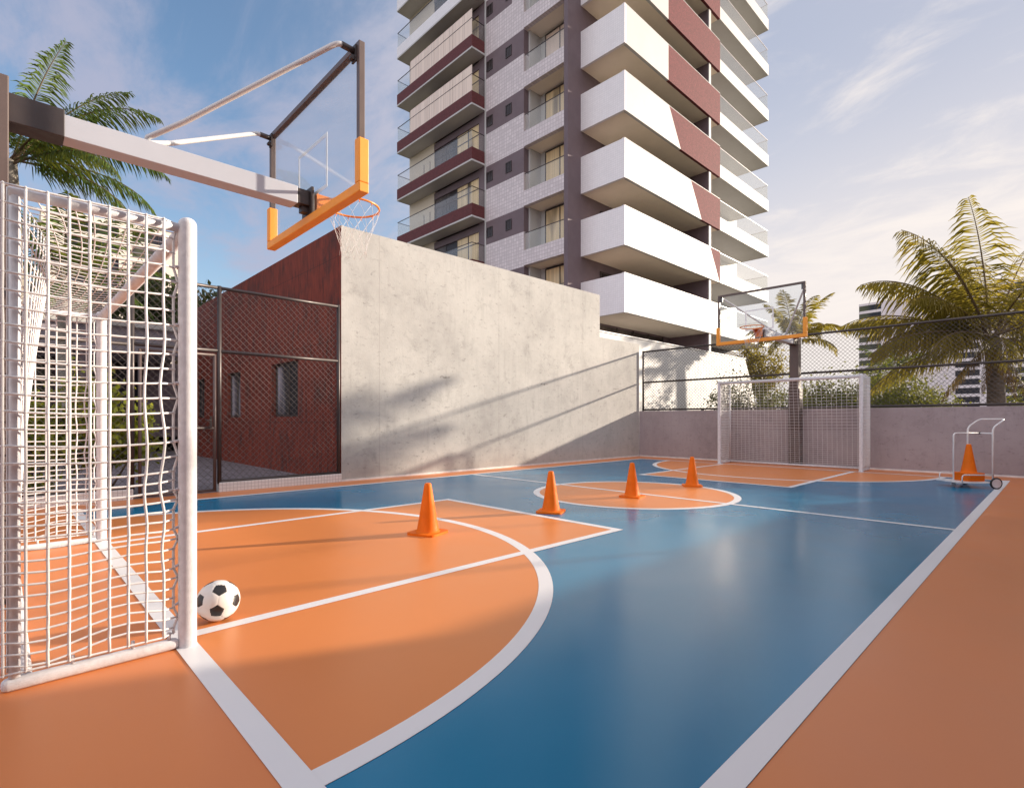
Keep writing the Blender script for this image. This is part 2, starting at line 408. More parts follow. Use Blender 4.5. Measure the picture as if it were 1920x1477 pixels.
# ------------------------------------------------------------------ chain link fences
def chain(m, P, a0, a1, z0, z1, cell=.1, r=.0032):
    """diagonal wires clipped to a rectangle; P maps (a, z, offset) to a point"""
    H = z1-z0
    n0 = int((a0-H)/cell)-1; n1 = int((a1+H)/cell)+1
    for i in range(n0, n1+1):
        for sgn in (1, -1):
            c = i*cell
            # a = c + sgn*(z-z0)
            zs = sorted([(a0-c)*sgn, (a1-c)*sgn]); lo = max(0, zs[0]); hi = min(H, zs[1])
            if hi-lo < .02: continue
            m.tube([P(c+sgn*lo, z0+lo, .003*sgn), P(c+sgn*hi, z0+hi, .003*sgn)], r, 3, caps=False, smooth=False)
def fence(name, label, P, a0, a1, z0, z1, rails, posts, cell, r, loc, group=None, postz=None, rr=.026, pr=.03):
    th = thing(name, label, 'fence', loc, 0, group)
    m = MB(); chain(m, P, a0, a1, z0, z1, cell, r); m.build('mesh', M['fencewire'], th, loc)
    for z in rails: MB().tube([P(a0, z, 0), P(a1, z, 0)], rr, 10).build('rail', M['fencepost'], th, loc)
    for a in posts: MB().tube([P(a, z0-.03, 0), P(a, z1+.03, 0)], pr, 10).build('post', M['fencepost'], th, loc)
    return th
FZ = 3.17
fence('chain_link_fence', 'long dark chain link fence standing on the low concrete wall behind the far goal', lambda a, z, o: (a, 14.10+o, z), -8.88, .78, 1.40, FZ, (1.41, 2.24, FZ), (-8.87, .78), .092, .0040, (-4, 14.1, 1.37))
fence('side_chain_link_fence', 'dark chain link fence standing on the right hand side wall', lambda a, z, o: (.90+o, a, z), 8.25, 14.06, 1.78, FZ, (1.79, FZ), (8.26, 11), .11, .0030, (.9, 11, 1.75))
FX = -8.965
LP = lambda a, z, o: (FX+o, a, z)
fence('chain_link_fence', 'square chain link fence panel between the gate and the concrete wall', LP, 2.42, 4.34, .155, 3.12, (.16, 2.15, 3.12), (2.41, 4.335), .1, .0032, (FX, 3.4, 0), 'fence panels along the courtyard')
fence('chain_link_fence', 'long chain link fence panel seen through the near goal', LP, -4.0, 1.32, .155, 3.12, (.16, 2.15, 3.12), (1.31, -1.3, -3.95), .1, .0032, (FX, -1.3, 0), 'fence panels along the courtyard')
fence('chain_link_fence', 'short chain link fence panel over the gate', LP, 1.34, 2.38, 2.15, 3.12, (2.16, 3.12), (), .1, .0032, (FX, 1.86, 2.1), 'fence panels along the courtyard')
gt = thing('chain_link_gate', 'dark steel framed chain link gate standing between two courtyard fence panels', 'gate', (FX, 1.86, 0))
gl = (FX, 1.86, 0)
g = MB()
for a in (1.40, 2.345): g.tube([(FX, a, .02), (FX, a, 2.10)], .022, 10)
for z in (.035, .98, 2.09): g.tube([(FX, 1.40, z), (FX, 2.345, z)], .020, 10)
g.build('gate_frame', M['brownmetal'], gt, gl)
g = MB(); chain(g, LP, 1.40, 2.345, .04, 2.08, .1, .0032); g.build('mesh', M['fencewire'], gt, gl)
g = MB(); g.box(FX+.024, FX+.05, 2.27, 2.30, .98, 1.16); g.tube([(FX+.05, 2.285, 1.10), (FX+.09, 2.285, 1.10), (FX+.09, 2.19, 1.10)], .008, 8); g.build('handle', M['darkmetal'], gt, gl)
for a0, a1, lb in ((2.40, 4.383, 'short white tiled curb under the fence panel beside the concrete wall'), (-5.9, 1.32, 'long white tiled curb under the fence seen through the near goal')):
    m = MB().box(-9.06, -8.925, a0, a1, -.004, .145)
    tag(m.build('tiled_curb', M['curb'], None, (-9, (a0+a1)/2, 0), .006), lb, 'curb', 'tiled curbs under the courtyard fence')

# ------------------------------------------------------------------ football goals
GL = 'football goals facing each other'
def make_goal():
    th = thing('soccer_goal', 'large white box goal in the foreground with thick cord netting beside the football', 'goal', (CX, .65, 0), 0, GL)
    hw, d, zt, pw = 1.502, .64, 2.0, .062      # local: mouth at y=+.03, back at y=-d
    for s in (-1, 1):
        pr_ = .0395
        prof = [(pr_+.001, 0), (pr_, .02), (pr_, .5), (pr_, 1.0), (pr_, 1.5), (pr_, 2.03)] + [(pr_*math.cos(math.pi*k/16), 2.05+.036*math.sin(math.pi*k/16)) for k in range(0, 8)] + [(.0005, 2.086)]
        MB().lathe(prof, 28, (s*(hw+.038), .006, 0)).build('goal_post', M['goalwhite'], th)
        MB().box(s*(hw+.004), s*(hw+pw-.004), -d-.012, -.030, .0, .05).build('ground_bar', M['goalwhite'], th, bevel=.02, seg=3)
        MB().tube([(s*(hw+.03), -d+.03, .05), (s*(hw+.03), -d+.03, 2.015)], .019, 12).build('back_upright', M['goalwhite'], th)
        MB().tube([(s*(hw+.03), -.001, 2.03), (s*(hw+.03), -d+.012, 2.03)], .022, 12).build('depth_bar', M['goalwhite'], th)
    MB().tube([(-hw-.01, .006, 2.030), (hw+.01, .006, 2.030)], .036, 20).build('crossbar', M['goalwhite'], th)
    MB().tube([(-hw, -d+.065, .03), (hw, -d+.065, .03)], .022, 10).build('back_ground_bar', M['goalwhite'], th)
    # ---- nets
    rr = random.Random(5)
    NZ = 34
    zrow = []
    z = 2.045
    for i in range(NZ+1):
        zrow.append(z); z -= .070 if i < 17 else .046
    zrow = [(.075 + (q-zrow[-1])*(2.045-.075)/(2.045-zrow[-1])) for q in zrow]
    def sag(u, zt_):                            # how far the back net hangs into the goal
        h = max(0, min(1, zt_/2.0)); return (math.sin(math.pi*min(1, max(0, u)))**.8)*(.05+.15*h*h) 
    # side nets (bellied, with kinks near the post)
    NY = 9
    for s in (-1, 1):
        m = MB(); g_ = {}
        for j in range(NY+1):
            y = -d - .006 + (d-.022)*j/NY
            for i in range(NZ+1):
                zz = zrow[i] + (-.012*math.sin(math.pi*j/NY) if 0 < i < NZ else 0)
                low_ = max(0, 1-zrow[i]/.75)
                zz += -.030*low_*math.sin(2.2*math.pi*j/NY+.4)*(0 < i < NZ) + rr.uniform(-.0012, .0012)*(0 < i < NZ)
                kink = {NY-1: .013, NY-2: .007, NY-3: .002}.get(j, .0)*max(0, math.sin(math.pi*min(1, max(0, (zrow[i]-.30)/1.45))))
                yy = y + rr.uniform(-.001, .001) - kink*(.55+.9*math.sin(i*.9+j*.5))
                if j == NY: yy = -.030 - (.020 if i % 4 else 0)
                if i == 0: zz = 2.048
                bulge = s*(.012*math.sin(math.pi*j/NY)*math.sin(math.pi*i/NZ))
                xx = s*(hw+pw-.002)+bulge if j < NY else s*(hw+.02)
                g_[i, j] = (xx, yy, zz)
        for j in range(NY+1): m.tube([g_[i, j] for i in range(NZ+1)], .0062, 6)
        for i in range(NZ+1): m.tube([g_[i, j] for j in range(NY+1)], .0049, 6)
        for k in g_.values(): m.knot(k, .0100)
        m.build('side_net', M['netwhite'], th)
        c = MB()
        for i in range(3, NZ, 4):
            z_ = zrow[i]; c.tube([(s*(hw+.02), -.030, z_), (s*(hw+.04), -.036, z_+.004), (s*(hw+.045), -.05, z_)], .007, 6)
        for k in (3, 6, 8): c.tube([(s*(hw+.035), -d+d*k/NY, .05), (s*(hw+.035), -d+d*k/NY, .085)], .008, 6)
        c.build('net_hook', M['hub'], th)
    # back net
    NX = 31
    m = MB()
    def bp(i, j):
        u = j/NX; x = -hw-.03 + (2*hw+.06)*u
        return (x, -d-.004+.012 + sag(1-u if False else u, zrow[i])*1.0, zrow[i]-.02*math.sin(math.pi*u)*(0 < i < NZ))
    for j in range(NX+1): m.tube([bp(i, j) for i in range(NZ+1)], .0030, 4)
    for i in range(NZ+1): m.tube([bp(i, j) for j in range(0, NX+1)], .0028, 4)
    m.build('back_net', M['netwhite'], th)
    # roof net from the crossbar to the top of the back net
    m = MB()
    def tp(k, j):
        v = k/9; b_ = bp(0, j); a_ = (b_[0], -.028, 2.035)
        return (b_[0], a_[1]+(b_[1]-a_[1])*v, 2.03+(b_[2]-2.03)*v - .022*math.sin(math.pi*v)*math.sin(math.pi*j/NX))
    for j in range(NX+1): m.tube([tp(k, j) for k in range(10)], .0028, 4)
    for k in range(10): m.tube([tp(k, j) for j in range(NX+1)], .0028, 4)
    m.build('roof_net', M['netwhite'], th)
    return th
goal = make_goal()
dup(goal, (CX, 13.13, 0), math.pi, 'white box goal at the far end in front of the low concrete wall')

# ------------------------------------------------------------------ basketball hoops
HG = 'basketball hoops at the two ends'
def make_hoop(loc, rotz, reach, label):
    th = thing('basketball_hoop', label, 'basketball hoop', loc, rotz, HG)
    # local: column about the origin, court along +y, board at y = reach
    MB().box(-.095, .095, -.1025, .1025, 0, 3.17).build('pole', M['brownmetal'], th, bevel=.006)
    p = MB()
    for k in range(19): p.box(-.125, .125, -.125, .108, .02+k*.097, .02+k*.097+.091)
    p.build('pole_padding', M['brownmetal'], th, bevel=.004)
    MB().box(-.085, .085, .10, .36, 2.90, 3.075).build('arm_socket', M['darkmetal'], th, bevel=.004)
    MB().box(-.075, .075, .35, reach-.15, 2.905, 3.048).build('arm', M['sleeve'], th, bevel=.004)
    a = MB(); a.box(-.062, .062, reach-.15, reach-.045, 2.915, 3.04); a.box(-.10, .10, reach-.045, reach-.022, 2.83, 3.07); a.box(-.035, .035, reach-.10, reach-.045, 2.86, 2.915)
    a.build('arm_bracket', M['darkmetal'], th, bevel=.003)
    for s in (-1, 1):
        A = Vector((s*.045, .80, 3.045)); B = Vector((s*.845, reach-.17, 3.835)); C_ = Vector((s*.845, reach-.035, 3.832))
        u = (B-A).normalized(); A2 = A + u*.05
        pts = [A, A+Vector((0, .01, .035)), A2+Vector((0, 0, .02))]
        pts += [A2+(B-A2)*k/6 for k in range(1, 6)]
        e = (C_-B).normalized()
        for k in range(5):
            q = k/4; p0 = B-u*.05; p1 = B; p2 = B+e*.03
            pts.append(p0*(1-q)**2+p1*2*q*(1-q)+p2*q*q)
        sm = MB().tube(pts, .019, 12); sm.build('strut', M['steel'], th)
        k_ = MB().tube([B+e*.028, C_], .023, 12); k_.box(s*.845-.03, s*.845+.03, reach-.05, reach-.036, 3.75, 3.87); k_.tube([(s*.845-.018, reach-.06, 3.775), (s*.845+.018, reach-.06, 3.775)], .016, 8)
        k_.build('strut_mount', M['darkmetal'], th)
    W, zb, zt = .905, 2.80, 3.895
    f = MB(); q = .042
    f.box(-W, -W+q, reach-.035, reach+.012, zb, zt); f.box(W-q, W, reach-.035, reach+.012, zb, zt); f.box(-W+q, W-q, reach-.035, reach+.012, zt-q, zt); f.box(-W+q, W-q, reach-.035, reach+.012, zb, zb+q)
    f.build('backboard_frame', M['brownmetal'], th, bevel=.003)
    MB().box(-W+q, W-q, reach-.010, reach+.002, zb+q, zt-q).build('backboard_glass', M['boardglass'], th)
    l = MB(); y0_, y1_ = reach+.003, reach+.006; v = .028
    l.box(-.295, -.295+v, y0_, y1_, 3.02, 3.47); l.box(.295-v, .295, y0_, y1_, 3.02, 3.47); l.box(-.295+v, .295-v, y0_, y1_, 3.47-v, 3.47); l.box(-.295+v, .295-v, y0_, y1_, 3.02, 3.02+v)
    l.build('target_square', M['paint'], th)
    pd = MB(); e = .028
    pd.box(-W-e, W+e, reach-.05, reach+.03, zb-e, zb+.044)
    pd.box(-W-e, -W+.044, reach-.05, reach+.03, zb+.044, zb+.37); pd.box(W-.044, W+e, reach-.05, reach+.03, zb+.044, zb+.37)
    pd.build('edge_padding', M['orangepad'], th, bevel=.008)
    zr = 3.035; yc = reach+.012+.15+.225
    ring = MB().tube([(.228*math.cos(2*math.pi*k/40), yc+.228*math.sin(2*math.pi*k/40), zr) for k in range(40)], .0095, 8, closed=True)
    for k in range(12):
        a_ = 2*math.pi*(k+.5)/12; ring.tube([(.23*math.cos(a_), yc+.23*math.sin(a_), zr-.006), (.232*math.cos(a_), yc+.232*math.sin(a_), zr-.03)], .004, 5)
    rm = ring.build('rim', M['rim'], th)
    bk = MB()
    bk.box(-.075, .075, reach+.013, reach+.025, 2.87, 3.05); bk.box(-.07, .07, reach+.025, yc-.20, 3.022, 3.032)
    for s in (-1, 1): bk.face([(s*.07, reach+.026, 3.02), (s*.07, yc-.21, 3.02), (s*.07, reach+.026, 2.88)]); bk.face([(s*.066, reach+.026, 2.88), (s*.066, yc-.21, 3.02), (s*.066, reach+.026, 3.02)])
    bk.build('rim_bracket', M['rim'], rm)
    n = MB(); N = 12; prof = [(.232, 0), (.205, .09), (.17, .18), (.135, .27), (.115, .35), (.118, .42)]
    rr = random.Random(4)
    for k in range(N):
        for sg in (1, -1):
            pts = []
            for i, (r_, dz) in enumerate(prof):
                a_ = 2*math.pi*(k+.5+sg*i*.5)/N
                pts.append((r_*math.cos(a_)+rr.uniform(-.006, .006)*(i > 2), yc+r_*math.sin(a_)+rr.uniform(-.006, .006)*(i > 2), zr-.022-dz))
            n.tube(pts, .0014, 4)
    n.build('hoop_net', M['netwhite'], th)
    return th
make_hoop((-4.49, -.068, 0), 0, 1.998, 'near basketball hoop overhanging the foreground goal seen from behind its glass board')
make_hoop((-4.49, 13.86, 0), math.pi, 2.21, 'far basketball hoop facing the camera above the distant goal')

# ------------------------------------------------------------------ cones
CG = 'orange training cones'
def make_cone():
    th = thing('traffic_cone', 'orange cone nearest the camera standing alone on the orange key', 'cone', (-4.276, 2.985, 0), R(20), CG)
    b = MB(); s_ = .155; c = .05
    sq = lambda s, k: [(s-k, -s), (s, -s+k), (s, s-k), (s-k, s), (-s+k, s), (-s, s-k), (-s, -s+k), (-s+k, -s)]
    loop = []
    for i in range(4):
        cx_, cy_ = ((s_-c, -s_+c), (s_-c, s_-c), (-s_+c, s_-c), (-s_+c, -s_+c))[i]
        for k in range(6):
            a = -math.pi/2 + i*math.pi/2 + k*math.pi/10; loop.append((cx_+c*math.cos(a), cy_+c*math.sin(a)))
    n = len(loop)
    b.face([(x, y, .022) for x, y in loop]); b.face([(x, y, .001) for x, y in loop][::-1])
    for i in range(n): b.face([(*loop[i], .001), (*loop[(i+1)%n], .001), (*loop[(i+1)%n], .022), (*loop[i], .022)])
    b.build('cone_base', M['cone'], th, bevel=.005, seg=3)
    m = MB(); m.lathe([(.121, .0225), (.112, .03), (.105, .045), (.085, .15), (.062, .30), (.037, .455), (.033, .478), (.026, .488), (.016, .490), (.010, .488), (.006, .45)], 40)
    m.build('cone_body', M['cone'], th)
    return th
cone = make_cone()
for (x, y, rz, lb) in ((-4.249, 4.74, 28, 'orange cone standing on blue floor just outside the near key line'), (-4.284, 6.52, 12, 'orange cone standing inside the centre circle beside the halfway line'), (-4.285, 8.30, 35, 'orange cone standing on the far edge of the centre circle')):
    dup(cone, (x, y, 0), R(rz), lb)

# ------------------------------------------------------------------ cone trolley
R1 = Vector((-.76, 11.40, 0)); R2 = Vector((-1.13, 11.82, 0)); FR = Vector((-1.25, 11.33, 0))
mid = (R1+R2)/2; back = (mid-FR).normalized()
ax = (R2-R1).normalized()
tl = thing('cone_trolley', 'white tubular hand trolley loaded with cones in the far right corner', 'trolley', (mid.x, mid.y, 0))
tlo = (mid.x, mid.y, 0)
def up3(v, z): return Vector((v.x, v.y, z))
def rounded(pts, r, n=5):
    P = [Vector(p) for p in pts]; out = [P[0]]
    for i in range(1, len(P)-1):
        a = (P[i-1]-P[i]); b = (P[i+1]-P[i]); q = min(r, a.length*.45, b.length*.45)
        p0 = P[i]+a.normalized()*q; p2 = P[i]+b.normalized()*q
        for k in range(n+1):
            t_ = k/n; out.append(p0*(1-t_)**2+P[i]*2*t_*(1-t_)+p2*t_*t_)
    out.append(P[-1]); return out
U1 = R1+ax*.02; U2 = R2-ax*.02
MB().tube(rounded([up3(U1, .10), up3(U1, .98), up3(U1+back*.19, 1.115), up3(U2+back*.19, 1.115), up3(U2, .98), up3(U2, .10)], .07), .0125, 10).build('handle_frame', M['trolley'], tl, tlo)
MB().tube(rounded([up3(FR, .09), up3(FR, .885), up3(mid, .885)], .05), .011, 10).tube([up3(U1, .885), up3(U2, .885)], .011, 10).build('front_frame', M['trolley'], tl, tlo)
MB().tube([up3(mid-ax*.015, .885), up3(mid+ax*.015, .885)], .019, 10).build('joint', M['rubber'], tl, tlo)
d = MB(); F1 = R1-back*.52+ax*.03; F2 = R2-back*.52-ax*.03
dk = [U1, U2, F2, FR-back*.09, F1]
d.face([up3(p, .105) for p in dk]); d.face([up3(p, .085) for p in dk][::-1])
for i in range(5): d.face([up3(dk[i], .085), up3(dk[i], .105), up3(dk[(i+1)%5], .105), up3(dk[(i+1)%5], .085)])
d.build('deck', M['trolley'], tl, tlo)
MB().tube(rounded([up3(F1+back*.06, .10), up3(F1+back*.06, .22), up3(U1, .22)], .05), .009, 8).tube(rounded([up3(F2+back*.06, .10), up3(F2+back*.06, .22), up3(U2, .22)], .05), .009, 8).build('side_guard', M['trolley'], tl, tlo)
for s, p in ((-1, R1-ax*.045), (1, R2+ax*.045)):
    c = up3(p, .094)
    e1 = back.copy(); e2 = Vector((0, 0, 1))
    ty = MB().tube([c+(e1*math.cos(2*math.pi*k/28)+e2*math.sin(2*math.pi*k/28))*.080 for k in range(28)], .0135, 8, closed=True)
    wo = ty.build('wheel', M['rubber'], tl, tlo)
    h = MB().tube([c-ax*.010, c+ax*.010], .071, 28); h.tube([c-ax*.014, c+ax*.014], .015, 12)
    h.build('hub', M['hub'], wo, tlo)
c = up3(FR, .045)
cw = MB().tube([c+(back*math.cos(2*math.pi*k/20)+Vector((0,0,1))*math.sin(2*math.pi*k/20))*.034 for k in range(20)], .010, 8, closed=True); cw.tube([c-ax*.012, c+ax*.012], .026, 14)
cw.build('caster', M['hub'], tl, tlo)
CC = FR*.42+mid*.58
for k in range(5):
    dup(cone, (CC.x, CC.y, .107+.027*k), R(-42), ['lowest orange cone of the stack on the white trolley', 'second lowest orange cone of the stack on the white trolley', 'middle orange cone of the stack on the white trolley', 'second highest orange cone of the stack on the white trolley', 'topmost orange cone of the stack on the white trolley'][k])

# ------------------------------------------------------------------ football
def make_ball():
    ph = (1+5**.5)/2
    ico = [Vector(v).normalized() for v in ((0,1,ph),(0,1,-ph),(0,-1,ph),(0,-1,-ph),(1,ph,0),(1,-ph,0),(-1,ph,0),(-1,-ph,0),(ph,0,1),(-ph,0,1),(ph,0,-1),(-ph,0,-1))]
    bm = bmesh.new(); bmesh.ops.create_icosphere(bm, subdivisions=6, radius=1)
    # rotate so a pentagon pair faces the camera much as in the photograph
    view = Vector((3.22, -.85, .99)).normalized()
    import itertools
    edge = ico[0].angle(ico[8])
    # target: two pentagons, one up and one down of the view axis
    side_ = view.cross(Vector((0,0,1))).normalized(); upv = side_.cross(view).normalized()
    tilt = Matrix.Rotation(R(-8), 3, view)
    upt = tilt @ upv
    m0 = (ico[0]+ico[8]).normalized(); u0 = (ico[0]-ico[8]).normalized(); s0 = m0.cross(u0)
    A = Matrix((m0, u0, s0)).transposed(); B = Matrix((view, upt, view.cross(upt))).transposed()
    Q = B @ A.inverted()
    P = [Q @ v for v in ico]
    tri = []
    for a, b_, c in itertools.combinations(range(12), 3):
        if all(P[i].angle(P[j]) < edge*1.1 for i, j in ((a,b_),(b_,c),(a,c))): tri.append((P[a]+P[b_]+P[c]).normalized())
    # truncated icosahedron planes
    dp = .9149583817; dh = .9149583817*0.9*1.0
    dp, dh = .93949, .91496
    r = .108
    for v in bm.verts:
        n = v.co.normalized()
        vals = sorted([n.dot(p)/dp for p in P] + [n.dot(h)/dh for h in tri], reverse=True)
        g_ = vals[0]-vals[1]
        v.co = n*(r - .0022*max(0, 1-g_/.016)**1.5)
    for f in bm.faces:
        n = f.calc_center_median().normalized(); f.smooth = True
        f.material_index = 1 if max(n.dot(p)/dp for p in P) > max(n.dot(h)/dh for h in tri) else 0
    me = bpy.data.meshes.new('soccer_ball'); bm.to_mesh(me); bm.free()
    me.materials.append(M['ballwhite']); me.materials.append(M['ballblack'])
    o = bpy.data.objects.new('soccer_ball', me); COL.objects.link(o); o.location = (-3.22, .86, .1095)
    tag(o, 'white football with black pentagons resting on the orange floor beside the near goal post', 'ball')
make_ball()

# ------------------------------------------------------------------ apartment tower
TO = (-20, 26, 0)
tw = thing('apartment_tower', 'tall apartment tower with white and dark red balconies rising behind the concrete wall', 'building', TO)
NF = 10
XB, XP, YB, YF = -13.523, -16.0, 19.985, 19.03
def part(m, name, mat, par=None, bevel=0): return m.build(name, mat, par or tw, TO, bevel)
ZT = 6+3*NF
part(boxes((-28.9, -16.25, 20.45, 37.0, -.05, ZT)), 'core', M['darkwall'])
part(boxes((XP-.24, XP, YF, 28.3, -.05, ZT+.4)), 'pillar_wall', M['darkwall'])
part(boxes((XP-.24, XP, 28.501, 37.5, 5.9, ZT+.4)), 'side_wall', M['white'])
dv = part(boxes((XP+.001, -13.66, 28.3, 28.5, -.05, ZT)), 'dividing_wall', M['darkwall'])
part(boxes((-13.659, -13.60, 28.29, 28.51, -.05, ZT)), 'end_cap', M['white'], dv)
# facade columns on the camera side
XL, XM = -21.873, -18.895
for k in range(-2, NF):
    F = 6+3*k
    xr = XM if k < 5 else -19.75
    part(boxes((XL+.09, XM, YF, YF+.35, F-.14, F+1.62)), 'tiled_wall', M['graytile'])
    bd = part(boxes((XL+.09, xr, YF+.004, YF+.35, F+1.62, F+2.86)), 'dark_band', M['darkwall'])
    if xr != XM: part(boxes((xr, XM, YF, YF+.35, F+1.62, F+2.86)), 'tiled_wall', M['graytile'])
    part(boxes((XM+.001, XP-.241, YF, YF+.25, F-.09, F+.67)), 'spandrel', M['graytile'])
    for xa, xb in ((-21.72, -21.25), (-20.22, -19.78)):
        w_ = MB(); za, zb = F+1.98, F+2.52
        w_.box(xa, xa+.04, YF-.03, YF+.0035, za, zb); w_.box(xb-.04, xb, YF-.03, YF+.0035, za, zb); w_.box(xa+.04, xb-.04, YF-.03, YF+.0035, za, za+.04); w_.box(xa+.04, xb-.04, YF-.03, YF+.0035, zb-.04, zb)
        w_.box((xa+xb)/2-.02, (xa+xb)/2+.02, YF-.02, YF+.0035, za+.04, zb-.04)
        wo = part(w_, 'window', M['darkmetal'])
        part(boxes((xa+.04, xb-.04, YF-.006, YF+.002, za+.04, zb-.04)), 'pane', M['pane_dark'], wo)
    # loggia
    if k >= -1:
        lg = part(boxes((XM-.001, XM+.10, YF+.351, 20.24, F+.60, F+2.909), (XM-.1, XP-.241, YF+.251, 20.24, F+.5, F+.60), (XM+.101, -18.45, 20.19, 20.24, F+.60, F+2.9)), 'loggia', M['white'])
        part(boxes((XM+.001, XP-.241, YF+.251, 20.24, F+2.912, F+3.2)), 'ceiling', M['soffit'], lg)
        dr = MB(); xa, xb, za, zb = -18.449, XP-.25, F+.601, F+2.78
        for x in (xa, xa+.97, xb-.06): dr.box(x, x+.06, 20.13, 20.19, za, zb)
        dr.box(xa, xb, 20.135, 20.185, zb, zb+.06)
        do = part(dr, 'balcony_door', M['darkmetal'])
        part(boxes((xa+.06, xa+.97, 20.15, 20.165, za, zb), (xa+1.03, xb-.06, 20.15, 20.165, za, zb)), 'pane', M['pane_door'] if k != 4 else M['pane_cream'], do)
        gr = part(boxes((XM+.002, XP-.243, YF+.06, YF+.075, F+.672, F+1.53)), 'loggia_glass', M['railglass'])
        part(boxes((XM+.002, XP-.243, YF+.05, YF+.085, F+1.531, F+1.56)), 'rail', M['darkmetal'], gr)
    # left red balcony
    if k >= 0:
        xa, xb, ya = -29.31, -21.873, 18.097
        bal = part(boxes((xa, xb, ya, YF-.001, F-.03, F+.06)), 'slab_balcony', M['white'])
        red = k < 6
        part(boxes((xa+.002, xb-.002, ya+.003, ya+.12, F+.0605, F+.70)), 'parapet', M['redparapet'] if red else M['tilewhite'], bal)
        part(boxes((xb-.12, xb-.003, ya+.121, YF-.002, F+.0605, F+.70)), 'parapet', M['redside'] if red else M['tilewhite'], bal)
        if k in (4, 5):
            g_ = MB()
            for q in range(7): g_.box(xa+1.45+q*.85, xa+1.45+q*.85+.835, ya+.05, ya+.062, F+.702, F+2.12)
            part(g_, 'enclosed_glazing', M['pane_cream'], bal)
            part(boxes((xa, xa+1.44, ya+.05, ya+.062, F+.702, F+1.60)), 'rail_glass', M['railglass'], bal)
        else:
            part(boxes((xa, xb-.05, ya+.05, ya+.062, F+.702, F+1.60)), 'rail_glass', M['railglass'], bal)
        part(boxes((xb-.062, xb-.05, ya+.07, YF-.002, F+.702, F+1.60)), 'rail_glass', M['railglass'], bal)
        part(boxes((xa+.001, xa+.013, ya+.07, 19.5, F+.062, F+1.60)), 'rail_glass', M['railglass'], bal)
        r_ = MB(); r_.box(xa, xb-.04, ya+.04, ya+.072, F+1.601, F+1.632); r_.box(xb-.072, xb-.04, ya+.073, YF-.002, F+1.601, F+1.632); r_.box(xa, xa+.03, ya+.073, 19.5, F+1.601, F+1.632)
        if k in (0, 1, 2, 3):
            for q in range(6): r_.box(xa+2.6+q*.62, xa+2.625+q*.62, ya+.25, ya+.275, F+.6, F+1.45)
        part(r_, 'rail', M['darkmetal'], bal)
    if k >= -1:
        # wall and doors behind the red balcony
        wv = MB(); wv.box(-29.3, -28.9, YF, 20.5, F-.12, F+2.88); wv.box(-28.9, -26.6, YF, YF+.25, F-.12, F+2.88)
        part(wv, 'tiled_wall', M['cream'])
        part(boxes((-22.41, XL+.088, YF, YF+.3, F-.12, F+2.88)), 'tiled_wall', M['darkwall'])
        part(boxes((-29.3, XL+.088, YF+.001, YF+.3, F+2.53, F+2.88)) if False else boxes((-26.599, -22.411, YF+.002, YF+.3, F+2.5, F+2.88)), 'lintel', M['darkwall'])
        dd = MB()
        for x in (-26.6, -25.5, -24.44, -23.4, -22.47): dd.box(x, x+.06, YF+.05, YF+.11, F+.06, F+2.5)
        dd.box(-26.54, -22.47, YF+.052, YF+.108, F+1.9, F+1.95)
        do = part(dd, 'balcony_door', M['darkmetal'])
        part(boxes((-26.54, -24.44, YF+.07, YF+.085, F+.06, F+2.5)), 'pane', M['pane_dark'], do)
        part(boxes((-24.38, -22.47, YF+.07, YF+.085, F+.06, F+2.5)), 'pane', M['pane_door'], do)
        part(boxes((XL+.0, XL+.089, YF-.03, YF+.02, F-.03, F+2.97)), 'white_trim', M['white'])
    # right-hand balconies
    if k >= 0:
        z0, z1 = F-.09, F+1.66
        yt, yb = {0: (29.48, 29.48), 1: (28.27, 29.408), 2: (26.06, 27.263), 3: (23.85, 25.006)}.get(k, (23.78, 23.78))
        bal = part(boxes((XP+.001, XB-.141, YB+.141, 29.479, z0+.01, z0+.20)), 'wide_balcony', M['soffit'])
        part(boxes((XP+.001, XB, YB, YB+.14, z0, z1)), 'parapet', M['tilewhite'], bal)
        part(poly_prism([(YB+.1405, z0), (yb, z0), (yt, z1), (YB+.1405, z1)], 'X', XB-.14, XB), 'parapet', M['white'], bal)
        if k: part(poly_prism([(yb+.001, z0), (29.48, z0), (29.48, z1), (yt+.001, z1)], 'X', XB-.14, XB), 'red_panel', M['redmosaic'], bal)
        part(boxes((XP+.001, XB-.001, YB+.02, 29.478, z1+.001, z1+.03)) if False else boxes((XB-.145, XB+.004, YB-.004, 29.48, z1+.001, z1+.025)), 'coping', M['skirt'], bal)
        b2 = part(boxes((XP+.001, XB, 29.4805, 36.64, z0+.001, z0+.72)), 'glass_balcony', M['white'])
        part(boxes((XB-.06, XB-.045, 29.50, 36.6, z0+.721, z0+1.70), (XP+.5, XB-.061, 36.58, 36.595, z0+.721, z0+1.70)), 'rail_glass', M['railglass'], b2)
        part(boxes((XB-.068, XB-.037, 29.49, 36.61, z0+1.701, z0+1.735), (XP+.5, XB-.069, 36.572, 36.603, z0+1.701, z0+1.735)), 'rail', M['hub'], b2)
        # room fronts behind the wide balcony
        dr = MB()
        for y in (21.5, 23.2, 24.9, 26.6): dr.box(XP+.0005, XP+.05, y, y+.07, F+.2, F+2.5)
        dr.box(XP+.0005, XP+.05, 21.57, 26.6, F+2.43, F+2.5)
        do = part(dr, 'balcony_door', M['darkmetal'])
        part(boxes((XP+.001, XP+.02, 21.57, 26.6, F+.2, F+2.43)), 'pane', M['pane_dark'], do)
part(boxes((-29.3, XB, 18.1, 37.5, ZT+.4, ZT+.7)), 'roof', M['white'])
